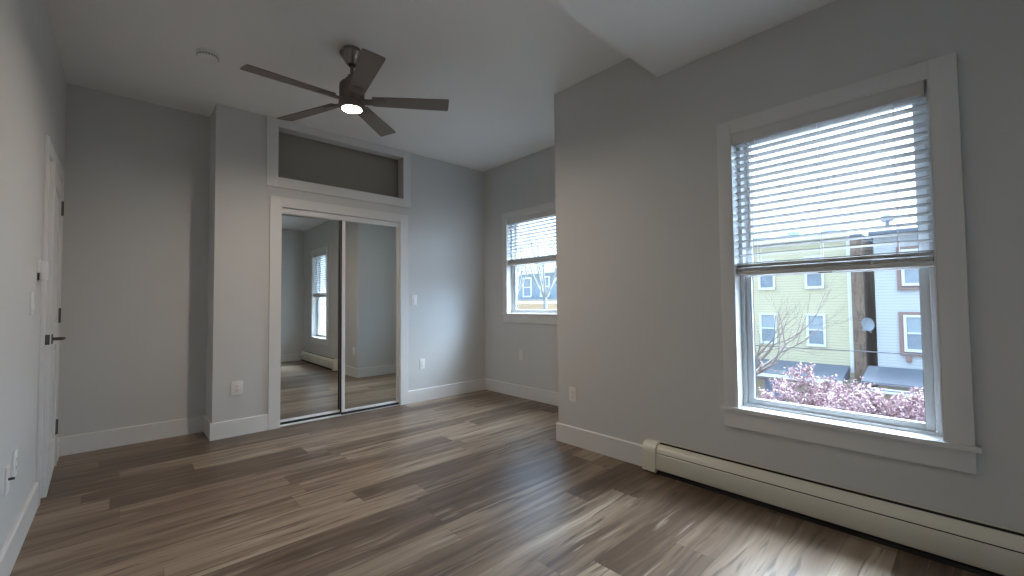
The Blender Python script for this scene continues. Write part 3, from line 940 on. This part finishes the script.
# brick chimney stack between the houses
cy0, _ = scr(2.29, 0); cy1, _ = scr(2.585, 0)
CHX = HX - 0.15
_, zch = scr(0, 3.05)
ch = empty('brick_chimney', (CHX, (cy0 + cy1) / 2, GZ), 'tall brown brick chimney stack between the yellow and white houses', 'chimney')
MB().box(CHX, CHX + 3.4, cy0, cy1, GZ, zch).build('stack', M['brick'], ch, smooth=False)
MB().box(CHX - .05, CHX + 3.45, cy0 - .02, cy1, zch, zch + .15, .01).build('cap', M['roofing'], ch, smooth=False)
# satellite dish
sy, sz = scr(2.22, 0.36)
sx = CHX - .35
dish = empty('satellite_dish', (sx, sy, sz), 'small grey satellite dish fixed in front of the brick chimney', 'satellite dish')
prof = [(0.0, 0.0)] + [(r_ * .26, .08 * r_ * r_) for r_ in (.2, .4, .6, .8, 1.0)]
T = Matrix.Translation((sx, sy, sz)) @ Matrix.Rotation(math.radians(50), 4, 'Z') @ Matrix.Rotation(math.radians(-80), 4, 'Y')
MB().lathe(prof + [(.26, .072), (.18, .025), (0, -.012)], 0, 0, 32, T).build('reflector', M['dish'], dish)
MB().tube([(sx + .02, sy, sz), (sx + .2, sy - .05, sz - .25), (CHX, sy - .1, sz - .32)], .022, 8).build('mounting_arm', M['dish'], dish)
MB().tube([(sx - .02, sy + .02, sz - .28), (sx - .35, sy + .02, sz - .20)], .014, 6).box(sx - .42, sx - .33, sy - .02, sy + .07, sz - .23, sz - .14, .01).build('feed_horn', M['dish'], dish)

# white house
wy1, _ = scr(2.03, 0)
_, wtop = scr(0, 3.0); _, wbot = scr(0, -0.88)
H2 = empty('white_house', (HX, wy1 - 3, GZ), 'white sided house right of the brick chimney with brown window trim', 'house')
MB().box(HX, HX + 8, wy1 - 7, wy1, wbot - .3, wtop).build('siding', M['white_siding'], H2, smooth=False)
MB().box(HX - .02, HX + 8, wy1 - 7, wy1, GZ, wbot - .3).build('ground_storey', M['beige'], H2, smooth=False)
MB().prism([(HX - .4, wtop), (HX + 8, wtop), (HX + 8, wtop + .2), (HX + 3, wtop + 1.0), (HX - .4, wtop + .22)], 1, wy1 - 7.3, wy1 + .1).build('roof', M['roofing'], H2, smooth=False)
for z17 in (.12, 2.05):
    a, b_ = scr(1.13, z17)
    o = ext_window(H2, HX - .03, a, b_, .56, 1.2, M['ext_trim'])
    tr_ = MB()
    tr_.box(HX - .06, HX + .0, a - .52, a + .50, b_ + .70, b_ + .80)
    tr_.box(HX - .06, HX + .0, a + .37, a + .50, b_ - .80, b_ + .70)
    tr_.box(HX - .06, HX + .0, a - .52, a - .37, b_ - .80, b_ + .70)
    tr_.box(HX - .08, HX + .0, a - .52, a + .50, b_ - .86, b_ - .74)
    tr_.build('window_surround', M['ext_brown'], H2, smooth=False)
a, b_ = scr(1.33, -.65)
MB().box(HX - .10, HX, a - .08, a + .08, b_ - .10, b_ + .10, .02).build('wall_vent', M['ext_brown'], H2)
_, zq1 = scr(0, -0.92); _, zq0 = scr(0, -1.22)
MB().prism([(HX, zq1), (HX - 1.7, zq0), (HX - 1.7, zq0 - .10), (HX, zq0 - .10)], 1, wy1 - 7, wy1 + .30).build('porch_roof', M['roofing'], H2, smooth=False)
MB().box(HX - 1.78, HX - 1.68, wy1 - 7, wy1 + .30, zq0 - .36, zq0 - .20).build('porch_fascia', M['ext_trim'], H2, smooth=False)
# vent cowl on the white house roof
a, b_ = scr(1.73, 3.42)
vc = empty('roof_vent', (HX + .6, a, wtop), 'small round vent cowl standing on the white house roof', 'roof vent')
MB().tube([(HX + .6, a, wtop + .2), (HX + .6, a, wtop + .75)], .07, 12).build('vent_pipe', M['dish'], vc)
MB().lathe([(0, .36), (.12, .33), (.22, .20), (.24, .10), (.17, 0), (0, 0)], 0, 0, 16, Matrix.Translation((HX + .6, a, wtop + .68))).build('vent_cowl', M['dish'], vc)

# overhead wires (tight spans running parallel to the house fronts)
def wire(p0, p1, sag, label, r_=.014):
    pts = []
    p0, p1 = Vector(p0), Vector(p1)
    for i in range(25):
        u = i / 24
        p = p0.lerp(p1, u); p.z -= sag * 4 * u * (1 - u)
        pts.append(p)
    o = MB().tube(pts, r_, 6).build('power_line', M['wire'])
    tag(o, label, 'power line')
wire((15, -8, -.12), (15, 22, -.02), .25, 'thin dark overhead wire crossing in front of the satellite dish')
wire((15, -8, -.98), (15, 24, -.60), .35, 'lower dark overhead wire just above the pink blossoms')
wire((15.2, -8, -1.14), (15.2, 24, -1.0), .30, 'lowest dark overhead wire among the pink blossoms')

# ------------------------------------------------------------------ trees
def grow(mb, p, d_, length, rad, depth, rng, spread=.5, bend=.25, up_=.12, tips=None, seg=5):
    n = 5
    pts, rads = [p.copy()], [rad]
    for i in range(n):
        d_ = (d_ + Vector((rng.uniform(-1, 1), rng.uniform(-1, 1), rng.uniform(-1, 1))) * bend * .4 + Vector((0, 0, up_ * .3))).normalized()
        p = p + d_ * length / n
        pts.append(p.copy()); rads.append(rad * (1 - .45 * (i + 1) / n))
    mb.tube(pts, rads, seg if rad > .01 else 4)
    if tips is not None and depth <= 2:
        tips.extend(pts[2:])
    if depth <= 0: return
    kids = rng.choice((2, 3, 3))
    for k_ in range(kids):
        i = rng.randint(2, n)
        ax = Vector((rng.uniform(-1, 1), rng.uniform(-1, 1), rng.uniform(-1, 1))).normalized()
        nd = (Matrix.Rotation(rng.uniform(.5, 1.2) * spread, 3, ax) @ d_).normalized()
        grow(mb, pts[i], nd, length * rng.uniform(.6, .85), rads[i] * .62, depth - 1, rng, spread, bend, up_, tips, seg)

# bare tree left of the view
rng = random.Random(11)
bt = MB()
tb = Vector((10.2, 3.62, GZ))
bt.tube([tb, tb + Vector((0, .05, 1.6)), tb + Vector((.05, -.02, 3.4)), tb + Vector((.0, -.15, 4.6))], [.14, .12, .10, .08], 10)
top = tb + Vector((.0, -.15, 4.6))
for (dd, ln, dep) in (((0, -.62, .55), 1.1, 4), ((.2, -.35, .9), .9, 4), ((-.1, -.95, .25), 1.0, 4), ((.1, .3, .9), 1.0, 3), ((-.2, .8, .5), .9, 3), ((.3, -.75, .7), 1.25, 4)):
    grow(bt, top, Vector(dd).normalized(), ln * .9, .042, dep, rng, .75, .5, .15)
t1 = empty('bare_tree', tb, 'leafless tree with thin branches in front of the yellow house', 'tree')
bt.build('branches', M['bark'], t1)

# pink blossoming tree
rng = random.Random(5)
ct = Vector((13.6, 2.2, GZ))
pk = MB()
pk.tube([ct, ct + Vector((0, 0, 1.1)), ct + Vector((.05, .03, 1.98))], [.16, .13, .11], 10)
tips = []
for k_ in range(13):
    a = k_ * 2 * math.pi / 13 + .3
    grow(pk, ct + Vector((.05, .03, 1.86)), Vector((math.cos(a) * .8, math.sin(a) * .95, .30 if k_ % 3 else 1.1)).normalized(), 1.12, .05, 4, rng, .6, .4, .06, tips)
t2 = empty('cherry_tree', ct, 'pink blossoming tree below the large window in front of the houses', 'tree')
pk.build('branches', M['bark'], t2)

def blossoms():
    rng = random.Random(21)
    verts, faces = [], []
    def tuft(c, s):
        n = rng.randint(4, 6)
        for _ in range(n):
            o = Vector((rng.gauss(0, 1), rng.gauss(0, 1), rng.gauss(0, 1))) * s * .8
            ax = Vector((rng.uniform(-1, 1), rng.uniform(-1, 1), rng.uniform(-1, 1))).normalized()
            b1 = ax.orthogonal().normalized(); b2 = ax.cross(b1)
            r_ = s * rng.uniform(.5, .9)
            i0 = len(verts)
            m_ = 5
            verts.append(c + o + ax * r_ * .35)
            for q in range(m_):
                a = 2 * math.pi * q / m_
                verts.append(c + o + (b1 * math.cos(a) + b2 * math.sin(a)) * r_)
            for q in range(m_):
                faces.append((i0, i0 + 1 + q, i0 + 1 + (q + 1) % m_))
    for p in tips:
        for _ in range(4):
            tuft(p + Vector((rng.gauss(0, .10), rng.gauss(0, .10), rng.gauss(0, .08))), rng.uniform(.024, .044))
    me = bpy.data.meshes.new('blossoms')
    me.from_pydata([tuple(v) for v in verts], [], faces)
    me.materials.append(M['blossom'])
    o = bpy.data.objects.new('blossoms', me)
    COL.objects.link(o)
    o.parent = t2
    o.location = -ct
    o['kind'] = 'stuff'
    o['label'] = 'mass of small pink blossoms'
blossoms()

# blue house and bare trees seen through the far window
BX, BY = 21.0, 22.0
H3 = empty('blue_house', (BX, BY, GZ), 'blue grey house with white trim seen through the smaller far window', 'house')
MB().box(BX, BX + 7, BY - 5, BY + 6, 1.35, 3.1).build('siding', M['blue_siding'], H3, smooth=False)
MB().box(BX - .02, BX + 7, BY - 5, BY + 6, GZ, 1.35).build('ground_storey', M['beige'], H3, smooth=False)
MB().box(BX - .5, BX + 7, BY - 5.3, BY + 6.3, 3.1, 3.3).build('eave', M['ext_trim'], H3, smooth=False)
MB().prism([(BX - .6, 3.3), (BX + 7.5, 3.3), (BX + 3.5, 4.7)], 1, BY - 5.4, BY + 6.4).build('roof', M['roofing'], H3, smooth=False)
for k_ in range(6):
    ext_window(H3, BX, BY - 4.2 + k_ * 1.7, 2.2, .7, 1.2, M['ext_trim'], False)
MB().box(BX - 1.2, BX - .02, BY - 5, BY + 6, 1.05, 1.2).build('porch_roof', M['ext_trim'], H3, smooth=False)
gh = MB().box(9, BX - 1, BY - 9, BY + 6, GZ, -1.9)
tag(gh.build('terrain_bank', M['beige'], smooth=False), 'tan bank of ground in front of the blue house', 'ground', kind='structure')
def bare(loc, hgt, seed, label, lean=(0, 0)):
    rng = random.Random(seed)
    t = empty('bare_tree', loc, label, 'tree', None)
    mb = MB()
    b0 = Vector(loc)
    mb.tube([b0, b0 + Vector((0, 0, hgt * .35)), b0 + Vector((lean[0], lean[1], hgt * .5))], [.13, .10, .08], 8)
    for k_ in range(6):
        a = k_ * 2 * math.pi / 6 + seed
        grow(mb, b0 + Vector((lean[0], lean[1], hgt * .48)), Vector((math.cos(a) * .5, math.sin(a) * .5, 1)).normalized(), hgt * .26, .05, 4, rng, .55, .35, .35)
    mb.build('branches', M['bark_pale'], t)
bare((13.0, 12.1, -1.9), 6.6, 2, 'tall pale leafless tree, the nearer one outside the far window')
bare((15.9, 17.2, -1.9), 7.4, 8, 'tall pale leafless tree standing closer to the blue house', (.2, -.1))
